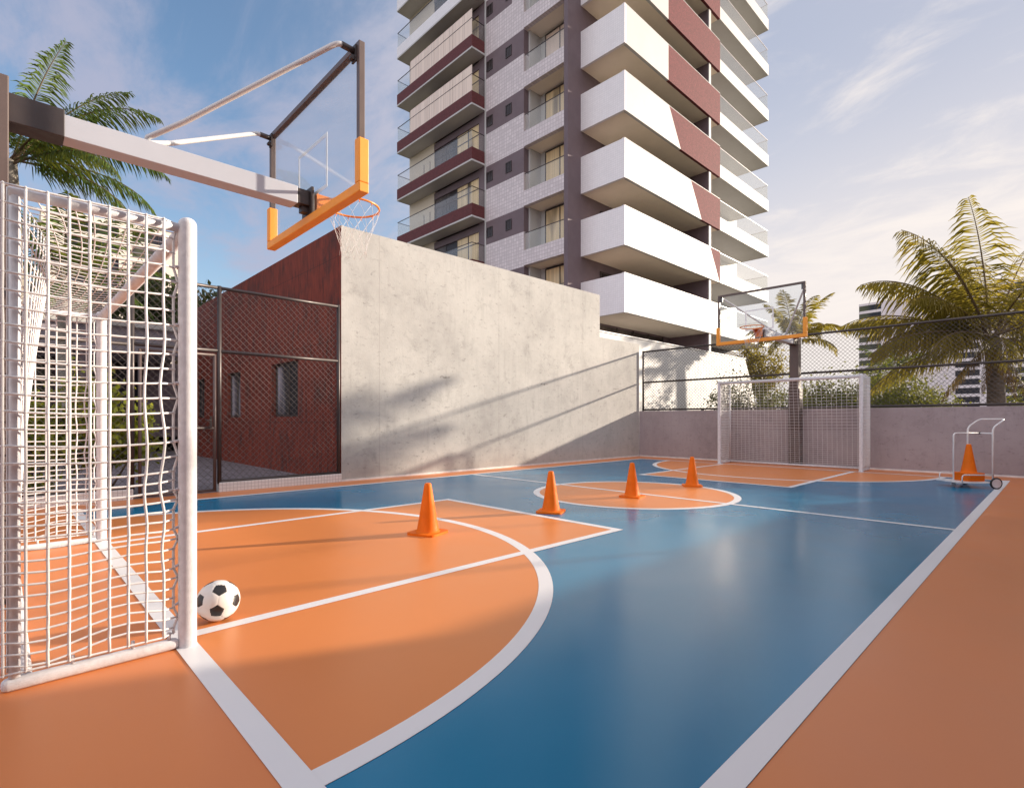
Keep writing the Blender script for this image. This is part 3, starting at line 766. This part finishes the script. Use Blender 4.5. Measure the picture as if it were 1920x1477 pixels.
# podium levels
sf = MB()
for y in (21.4, 22.9, 24.4, 25.9, 27.4): sf.box(XP+.001, XP+.06, y, y+.07, 3.9, 5.85)
so = part(sf, 'storefront', M['darkmetal'])
part(boxes((XP+.001, XP+.03, 21.47, 27.4, 3.9, 5.8)), 'pane', M['pane_dark'], so)
part(boxes((XP+.001, XB, 20.2, 28.28, 2.95, 3.88), (XP+.001, XB, 28.52, 36.6, 2.95, 3.88)), 'podium_slab', M['white'])
part(boxes((XP-.24, XP, 28.502, 37.5, -.05, 5.899)), 'podium_wall', M['pane_dark'])
pw = MB()
for y in (30.2, 32.4, 34.6, 36.8): pw.box(XP+.001, XP+.08, y, y+.12, 0, 2.94)
pf = part(pw, 'podium_window', M['darkmetal'])
part(boxes((XP+.001, XP+.03, 28.52, 37.4, 0.1, 2.94)), 'pane', M['pane_dark'], pf)
part(boxes((XP+.001, XP+.04, 31.5, 33.5, 3.9, 5.5)), 'podium_panel', M['cream'])

wwl = poly_prism([(14.3, 0), (28.9, 0), (27.6, 2.85), (26.75, 4.13), (14.3, 4.13)], 'X', -11.25, -11.0)
ww = wallthing('white_boundary_wall', 'plain white boundary wall with sloping end between the fence and the tower', 'wall', wwl, M['white'])
MB().box(-11.27, -10.97, 14.3, 26.76, 4.131, 4.17).build('coping', M['skirt'], ww, ww.location)

# ------------------------------------------------------------------ other buildings
cb = thing('courtyard_building', 'low building with a deep grey canopy across the courtyard behind the near goal', 'building', (-22, 0, 0)); co = (-22, 0, 0)
MB().box(-24.5, -19.5, -14, 4.3, 3.12, 3.88).build('canopy', M['fascia'], cb, co, .01)
MB().box(-24.7, -19.3, -14.1, 4.35, 3.881, 4.02).build('roof', M['white'], cb, co)
m = MB()
for a, b_ in ((-14, -9), (-6.5, -4.5), (-1.6, -.6), (1.2, 2.0), (3.6, 9.0)): m.box(-22.4, -22.1, a, b_, 0, 3.11)
m.box(-22.4, -22.1, -14, 9.0, -.02, .5); m.build('wall', M['darkwall'], cb, co)
for a, b_ in ((-9, -6.5), (-4.5, -1.6), (-.6, 1.2), (2.0, 3.6)):
    f = MB(); c_ = (a+b_)/2
    for y in (a, c_-.03, b_-.06): f.box(-22.25, -22.19, y, y+.06, .5, 3.1)
    f.box(-22.25, -22.19, a, b_, 1.5, 1.56); f.box(-22.25, -22.19, a, b_, 3.05, 3.1)
    fo = f.build('window', M['darkmetal'], cb, co)
    MB().box(-22.235, -22.22, a+.06, b_-.06, .5, 3.05).build('pane', M['pane_far'], fo, co)
for y in (-8, -3.2, 1.6): MB().box(-19.75, -19.55, y, y+.2, 0, 3.118).build('column', M['darkwall'], cb, co)

def far_block(name, label, loc, rot, L, D, nf, fh, bays, matw, group, split=None):
    th = thing(name, label, 'building', loc, rot, group)
    H = nf*fh
    MB().box(-L/2+.4, L/2-.4, .35, D, 0, H).build('wall', M['darkwall'], th)
    sl = MB()
    for k in range(nf+1): sl.box(-L/2, L/2, 0, D+.3, k*fh-.05, k*fh+.95 if k < nf else k*fh+.8)
    sl.build('floor_band', matw, th)
    for (a, b_) in bays['solid']:
        MB().box(a, b_, -.02, D+.31, 0, H+.2).build('solid_bay', matw, th)
    for (a, b_) in bays['glass']:
        m_ = MB(); p_ = MB()
        for k in range(nf):
            p_.box(a, b_, .2, .3, k*fh+.96, k*fh+fh-.06)
            x = a
            while x < b_: m_.box(x, x+.09, .14, .2, k*fh+.96, k*fh+fh-.06); x += 2.0
        wo = m_.build('window', M['darkmetal'], th); p_.build('pane', M['pane_far'], wo)
    return th
# far right: faces roughly the camera
def face_yaw(px, py): return 0
far_block('apartment_building', 'distant white apartment block with horizontal window bands behind the coconut palm', (-30.0, 236, 0), R(-8), 50, 14, 15, 3.0,
    {'solid': [(-17.5, 4.5), (11.0, 17.0)], 'glass': [(-25, -17.5), (4.5, 11.0), (17, 25)]}, M['farwhite'], None)
far_block('apartment_building', 'distant cream apartment block with stepped balconies behind the royal palm and near goal', (-118, 14.8, 0), R(90), 20, 14, 12, 3.0,
    {'solid': [(-10, -7), (0.5, 2.5), (7.5, 10)], 'glass': [(-7, .5), (2.5, 7.5)]}, M['farcream'], None)

# ------------------------------------------------------------------ vegetation
def frond(m, base, az, el, L, droop, ll, n=42, r=None, hang=.5, wid=.028, lift=.35, mi_leaf=0, mi_stem=1):
    r = r or rnd
    h = Vector((math.cos(az), math.sin(az), 0)); side = Vector((-math.sin(az), math.cos(az), 0))
    pts = []; p = Vector(base); e = el; K = 16
    for k in range(K+1):
        pts.append(p.copy()); t_ = (k+.5)/K
        p = p + (h*math.cos(e) + Vector((0,0,1))*math.sin(e))*(L/K); e -= droop*(t_**1.3)*2.0/K
    m.tube(pts, [.028*L/3*(1-.85*k/K) for k in range(K+1)], 5, mi_stem, caps=False)
    for i in range(n):
        t_ = .12 + .88*(i+.3)/n; f = t_*K; k = min(K-1, int(f)); q = pts[k].lerp(pts[k+1], f-k); tan = (pts[k+1]-pts[k]).normalized()
        nrm = side.cross(tan).normalized()
        if nrm.z < 0: nrm = -nrm
        env = (math.sin(math.pi*min(1, .18+.80*t_))**.7)*(1 if t_ < .9 else 1-(t_-.9)*4)
        for s in (-1, 1):
            l = ll*max(.25, env)*r.uniform(.8, 1.12)
            dr = (side*s*r.uniform(.75, 1) + tan*(.55+.5*t_) + nrm*r.uniform(.0, lift) + Vector((0,0,-1))*hang*r.uniform(.5, 1.1)).normalized()
            d2 = (dr + Vector((0,0,-1))*hang*r.uniform(.5, 1.2)).normalized()
            d3 = (d2 + Vector((0,0,-1))*hang*r.uniform(.3, .9)).normalized()
            wv = (tan*r.uniform(.7, 1) + nrm*r.uniform(-.5, .5)).normalized()*wid
            a = q; b = q+dr*l*.4; c = b+d2*l*.35; d_ = c+d3*l*.3
            m.face([a-wv*.35, a+wv*.35, b+wv, b-wv], mi_leaf, True)
            m.face([b-wv, b+wv, c+wv*.8, c-wv*.8], mi_leaf, True)
            m.face([c-wv*.8, c+wv*.8, d_], mi_leaf, True)
def palm(name, label, base, top, r0, r1, fronds, leafm, barkm, ll, wid, lean=(0,0), hang=.5, n=42, cat='palm tree', dead=(), group=None, lift=.35):
    th = thing(name, label, cat, base, 0, group)
    B = Vector(base); T = Vector(top); pts = []; rad = []
    for k in range(15):
        q = k/14; pts.append(B.lerp(T, q) + Vector((lean[0]*math.sin(math.pi*q), lean[1]*math.sin(math.pi*q), 0))); rad.append(r0+(r1-r0)*q + .012*(k % 2))
    rad[0] *= 1.3
    MB().tube(pts, rad, 14).build('trunk', barkm, th, base)
    m = MB()
    for f in fronds:
        frond(m, T + Vector((math.cos(f[0])*r1*.6, math.sin(f[0])*r1*.6, rnd.uniform(-.1, .15))), f[0], f[1], f[2], f[3], ll*f[2], n, None, hang, wid, lift)
    for f in dead: frond(m, T - Vector((0, 0, .12)), f[0], f[1], f[2], f[3], ll*f[2]*.7, n*2//3, None, hang*1.4, wid, .1, 2)
    m.build('crown', [leafm, M['twig'], M['palm_dead']], th, base)
    return th
def spread(n, L, seed, lo=-.5, hi=1.35):
    q = random.Random(seed); out = []
    for i in range(n):
        t_ = i/(n-1); el = hi+(lo-hi)*t_
        out.append((i*2.39996+q.uniform(-.2, .2), el+q.uniform(-.12, .12), L*q.uniform(.85, 1.1)*(1 if t_ < .8 else .85), q.uniform(.8, 1.3)*(1.15-.25*t_)))
    return out
# camera looks along azimuth 136 deg (X axis = 0); image right = azimuth 46, image left = azimuth 226
IR, IL = R(46), R(226)
palm('coconut_palm', 'big backlit coconut palm with golden fronds behind the low wall at right', (-1.15, 17.6, 0), (-1.2, 17.5, 3.15), .19, .155,
    [(IL+.15, 1.06, 3.6, 1.15), (IL-.1, .70, 3.35, 1.30), (IL-.25, .26, 3.1, .75), (IL+.1, .02, 3.2, .85), (IL-.35, -.28, 2.9, .9), (IL+.5, 1.35, 3.3, .6), (IL-.15, .22, 3.0, 2.0), (R(110), 1.22, 2.9, .8), (IR+.3, 1.15, 3.3, .8), (IR, .85, 3.4, 1.1), (IR-.3, .5, 3.3, 1.2), (IR+.2, .1, 3.2, 1.2), (IR, -.35, 2.8, 1.0), (R(300), .6, 3.0, 1.3), (R(330), .2, 2.8, 1.3), (R(280), -.1, 2.6, 1.2), (R(110), .6, 3, 1.2), (R(20), .95, 3.1, .9), (R(250), .05, 2.8, 1.4), (R(20), -.1, 2.8, 1.3), (IL+.35, .95, 3.4, 1.2), (R(170), .9, 3.3, 1.2), (R(190), .5, 3.3, 1.3), (R(120), 1.05, 3.2, 1.0), (IR+.5, .8, 3.2, 1.1), (IR+.6, .35, 3.2, 1.2), (IL+.3, .5, 2.8, 1.2)],
    M['palm_gold'], M['bark'], .30, .019, (.05,0), .92, 66, dead=((IL, -.75, 1.9, .5), (R(300), -.9, 1.7, .4), (IR+.3, -.7, 1.9, .5), (IL+.6, -1.0, 1.5, .3)), lift=.16)
palm('date_palm', 'mid sized palm with arching fronds rising behind the far hoop pole', (-8.5, 26, 0), (-8.45, 25.9, 4.75), .22, .17,
    [(IR, 1.1, 2.7, .9), (IR+.5, .75, 2.5, 1.6), (IR-.2, .45, 2.4, 2.2), (IR+.1, .1, 2.3, 1.9), (IL, 1.15, 2.1, 1.1), (IL-.3, .55, 2.0, 2.2), (IL+.2, .15, 2.2, 2.0), (IL+.6, -.1, 2.2, 1.4), (R(136), 1.3, 2.6, .5), (R(316), 1.0, 2.4, 1.3), (R(316), .3, 2.2, 2.1), (R(280), .6, 2.3, 1.9), (R(350), .5, 2.3, 2.0), (R(90), .7, 2.3, 1.7), (R(180), .6, 2.3, 1.7)], M['palm_gold'], M['bark'], .24, .030, (0,0), .5, 46)
palm('date_palm', 'small distant palm beyond the hedges right of the far goal', (-7.5, 41, 0), (-7.45, 41, 4.3), .22, .17, spread(15, 2.3, 4, -.5, 1.3), M['palm_green'], M['bark'], .26, .04, (0,0), .5, 26)
palm('royal_palm', 'green royal palm arching over the near goal beside the hoop arm', (-15.3, .3, 0), (-15.2, .12, 6.5), .20, .13,
    [(IR, .50, 3.05, 1.9), (IR+.25, .90, 2.8, .9), (IR-.1, 1.2, 2.7, .45), (IR-.2, .15, 2.9, 1.5), (IR+.15, -.15, 2.8, 1.6), (R(316), .6, 3.0, 1.9), (R(280), .8, 3.0, 1.5), (R(350), .1, 2.7, 1.7), (R(136), .9, 3.0, 1.3), (IL, .7, 3, 1.4), (IL+.3, .2, 3, 1.5), (R(90), .5, 3.0, 1.6), (R(20), .3, 3.0, 1.6), (R(60), .75, 3.1, 1.5), (R(70), .0, 2.8, 1.4)], M['palm_green'], M['royal'], .23, .015, (0,0), .75, 96)
palm('royal_palm', 'royal palm with drooping fronds half hidden behind the near goal netting', (-17.6, 1.2, 0), (-17.6, 1.15, 4.8), .2, .13, spread(14, 2.6, 9, -.4, 1.2), M['palm_green'], M['royal'], .25, .03, (0,0), .5, 40)

def leafblob(m, c, rad, n, ls, r, mi=0):
    """leaves scattered through ragged clumps inside an ellipsoid"""
    c = Vector(c); cl = []
    for _ in range(max(6, n//70)):
        d = Vector((r.gauss(0,1), r.gauss(0,1), r.gauss(0,1))).normalized()*(r.random()**.45)
        cl.append((Vector((d.x*rad[0], d.y*rad[1], d.z*rad[2])), r.uniform(.16, .38)))
    for _ in range(n):
        o, s = r.choice(cl)
        d = Vector((r.gauss(0,.6), r.gauss(0,.6), r.gauss(0,.6)))
        p = c + o + Vector((d.x*rad[0], d.y*rad[1], d.z*rad[2]))*s
        if p.z < .03: continue
        a = Vector((r.gauss(0,1), r.gauss(0,1), r.gauss(.3,.7))).normalized(); b_ = a.orthogonal().normalized()
        q = Matrix.Rotation(r.uniform(0, 6.28), 3, a) @ b_; w_ = a.cross(q)
        l = ls*r.uniform(.6, 1.3)
        m.face([p-q*l*.5, p+w_*l*.32-q*l*.05, p+q*l*.55, p-w_*l*.32-q*l*.05], mi, False)
def bush(name, label, cat, base, rad, n, ls, leafm, seed, cz=None, stems=7, group=None, trunk=None):
    r = random.Random(seed); th = thing(name, label, cat, base, 0, group)
    B = Vector(base); c = B + Vector((0, 0, cz if cz is not None else rad[2]))
    m = MB(); leafblob(m, c, rad, n, ls, r); m.build('foliage' if not trunk else 'crown', leafm, th, base)
    s = MB()
    if trunk: s.tube([B, B+Vector((.1, .05, c.z*.5)), c], [trunk, trunk*.75, trunk*.4], 10)
    for _ in range(stems):
        e = c + Vector((r.gauss(0,.5)*rad[0], r.gauss(0,.5)*rad[1], r.uniform(-.2, .7)*rad[2])); st = B.lerp(c, .55) if trunk else B + Vector((r.gauss(0,.1)*rad[0], r.gauss(0,.1)*rad[1], 0))
        k = st.lerp(e, .5)+Vector((r.gauss(0,.05), r.gauss(0,.05), 0))
        s.tube([st, k, e], [(trunk or .016)*(.45 if trunk else 1), (trunk or .012)*(.3 if trunk else 1), .004], 6)
    s.build('trunk' if trunk else 'stem', M['twig'], th, base)
    return th
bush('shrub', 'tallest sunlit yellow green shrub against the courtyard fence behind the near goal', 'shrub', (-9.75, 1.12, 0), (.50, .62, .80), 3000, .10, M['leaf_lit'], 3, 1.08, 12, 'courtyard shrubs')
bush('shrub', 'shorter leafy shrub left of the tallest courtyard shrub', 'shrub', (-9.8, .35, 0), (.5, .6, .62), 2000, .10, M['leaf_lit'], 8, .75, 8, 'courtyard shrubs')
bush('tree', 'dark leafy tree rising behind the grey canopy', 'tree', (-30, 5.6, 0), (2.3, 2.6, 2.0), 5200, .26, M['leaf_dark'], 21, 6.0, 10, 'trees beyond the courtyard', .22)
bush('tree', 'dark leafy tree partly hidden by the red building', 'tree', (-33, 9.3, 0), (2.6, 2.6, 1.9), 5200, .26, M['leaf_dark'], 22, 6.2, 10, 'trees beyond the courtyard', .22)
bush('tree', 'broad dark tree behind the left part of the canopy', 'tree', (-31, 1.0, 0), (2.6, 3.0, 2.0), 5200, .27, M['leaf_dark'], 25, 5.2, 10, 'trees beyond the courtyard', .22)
HB = 'bushes beyond the low wall'
bush('bush', 'rounded bush just left of the far goal right post', 'bush', (-5.1, 19.2, 0), (1.25, 1.2, 1.15), 6500, .085, M['leaf_mid'], 31, 1.35, 8, HB)
bush('bush', 'bush seen through the middle of the far goal net', 'bush', (-6.6, 19.8, 0), (1.0, 1.0, 1.0), 4500, .085, M['leaf_mid'], 32, 1.15, 8, HB)
bush('bush', 'broad bush immediately right of the far goal', 'bush', (-4.0, 21.0, 0), (1.45, 1.3, 1.25), 8000, .09, M['leaf_mid'], 33, 1.5, 8, HB)
bush('bush', 'low bush left of the coconut palm trunk', 'bush', (-3.0, 22.0, 0), (1.1, 1.0, .85), 5000, .085, M['leaf_mid'], 34, 1.1, 8, HB)
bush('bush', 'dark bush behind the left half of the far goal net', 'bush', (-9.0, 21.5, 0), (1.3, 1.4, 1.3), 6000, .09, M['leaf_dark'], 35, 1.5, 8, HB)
bush('tree', 'brown leaved tree beside the sloping end of the white wall', 'tree', (-12.7, 33.0, 0), (1.5, 1.5, 1.7), 6000, .13, M['palm_gold'], 36, 4.0, 10, None, .12)
bush('bush', 'dense hedge bush right behind the coconut palm trunk', 'bush', (.3, 20.5, 0), (1.6, 1.4, 1.3), 6500, .09, M['leaf_mid'], 37, 1.5, 8, HB)

# ------------------------------------------------------------------ world, sun, camera
SUN_EL = 13.6; SUN_DIR = Vector((.404, .884, .235)).normalized()
w = bpy.data.worlds.new('World'); scene.world = w; w.use_nodes = True
nt = w.node_tree; N = nt.nodes; L = nt.links
bg = N['Background']
sky = N.new('ShaderNodeTexSky'); sky.sky_type = 'NISHITA'; sky.sun_disc = False
sky.sun_elevation = R(SUN_EL); sky.sun_rotation = math.atan2(SUN_DIR.x, SUN_DIR.y)
sky.air_density = 1.0; sky.dust_density = .6; sky.ozone_density = 2.0; sky.altitude = 0
tc = N.new('ShaderNodeTexCoord')
sp = N.new('ShaderNodeSeparateXYZ'); L.new(tc.outputs['Generated'], sp.inputs[0])
def wm(op, a, b=None, c=None):
    n = N.new('ShaderNodeMath'); n.operation = op
    for i, v in enumerate((a, b, c)):
        if v is None: continue
        if isinstance(v, (int, float)): n.inputs[i].default_value = v
        else: L.new(v, n.inputs[i])
    return n.outputs[0]
def sstep(v, lo, hi):
    n = N.new('ShaderNodeMapRange'); n.interpolation_type = 'SMOOTHSTEP'; n.inputs['From Min'].default_value = lo; n.inputs['From Max'].default_value = hi
    L.new(v, n.inputs['Value']); return n.outputs['Result']
def wdot(vec):
    n = N.new('ShaderNodeVectorMath'); n.operation = 'DOT_PRODUCT'; L.new(tc.outputs['Generated'], n.inputs[0]); n.inputs[1].default_value = Vector(vec).normalized(); return n.outputs['Value']
def wmix(f, a, b):
    n = N.new('ShaderNodeMix'); n.data_type = 'RGBA'
    for so, v in ((n.inputs[0], f), (n.inputs[6], a), (n.inputs[7], b)):
        if isinstance(v, tuple): so.default_value = (*v, 1)
        else: L.new(v, so)
    return n.outputs[2]
Z = wm('MAXIMUM', sp.outputs['Z'], 0)
zz = wm('ADD', Z, .16)
cbn = N.new('ShaderNodeCombineXYZ'); L.new(wm('DIVIDE', sp.outputs['X'], zz), cbn.inputs[0]); L.new(wm('DIVIDE', sp.outputs['Y'], zz), cbn.inputs[1])
mp = N.new('ShaderNodeMapping'); mp.inputs['Rotation'].default_value = (0, 0, R(-20)); mp.inputs['Location'].default_value = (1.7, .6, 0); mp.inputs['Scale'].default_value = (.9, 1.5, 1); L.new(cbn.outputs[0], mp.inputs[0])
n1 = N.new('ShaderNodeTexNoise'); n1.inputs['Scale'].default_value = 2.6; n1.inputs['Detail'].default_value = 10; n1.inputs['Roughness'].default_value = .62; n1.inputs['Distortion'].default_value = .5
L.new(mp.outputs[0], n1.inputs[0])
n2 = N.new('ShaderNodeTexNoise'); n2.inputs['Scale'].default_value = .55; n2.inputs['Detail'].default_value = 3; L.new(mp.outputs[0], n2.inputs[0])
cl = wm('ADD', wm('MULTIPLY', n1.outputs['Fac'], .6), wm('MULTIPLY', n2.outputs['Fac'], .5))
sunward = sstep(wdot(SUN_DIR), -.05, .92)
haze = wm('MULTIPLY', sunward, wm('SUBTRACT', 1, wm('MULTIPLY', sstep(Z, .12, .55), .92)))
low_haze = wm('MULTIPLY', wm('SUBTRACT', 1, sstep(Z, .0, .42)), .45)
c0 = wmix(low_haze, sky.outputs[0], (2.0, 2.25, 2.75))
c0 = wmix(wm('MULTIPLY', sunward, .85), c0, (2.05, 2.12, 2.55))
c1 = wmix(haze, c0, (3.95, 3.60, 3.42))
cover = wm('MULTIPLY', sstep(cl, .47, .66), .80)
# added unseen cloud behind the camera and overhead, bright as fill light
fill_bank = wm('MAXIMUM', sstep(wdot((.55, -.78, .30)), .0, .75), wm('MULTIPLY', sstep(Z, .70, .95), .40))
fill_bank = wm('MULTIPLY', fill_bank, sstep(cl, .25, .50))
cloudcol = wmix(sunward, (2.0, 2.02, 2.6), (4.2, 3.85, 3.6))
c2 = wmix(cover, c1, cloudcol)
c3 = wmix(fill_bank, c2, (5.1, 4.95, 5.35))
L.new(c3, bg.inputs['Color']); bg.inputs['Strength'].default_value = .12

sd = bpy.data.lights.new('sun', 'SUN'); sd.energy = 4.6; sd.angle = R(1.1); sd.color = (1.0, .86, .70)
so_ = bpy.data.objects.new('sun', sd); COL.objects.link(so_); so_.location = (20, 40, 30)
so_.rotation_euler = SUN_DIR.to_track_quat('Z', 'Y').to_euler()

cam = bpy.data.cameras.new('camera'); co_ = bpy.data.objects.new('camera', cam); COL.objects.link(co_)
co_.location = (0, 0, 1.1); co_.rotation_euler = (R(90), 0, R(46.067))
cam.sensor_width = 36; cam.lens = 994.55/1920*36; cam.shift_y = (787.35-738.5)/1920; cam.clip_end = 2500; cam.clip_start = .05
scene.camera = co_
scene.view_settings.view_transform = 'Standard'; scene.view_settings.look = 'None'; scene.view_settings.gamma = 1; scene.view_settings.exposure = 1.02
scene.view_settings.use_curve_mapping = False
scene.render.resolution_x, scene.render.resolution_y = 1024, 787
scene.cycles.max_bounces = 10; scene.cycles.transparent_max_bounces = 24
scene.cycles.use_denoising = True
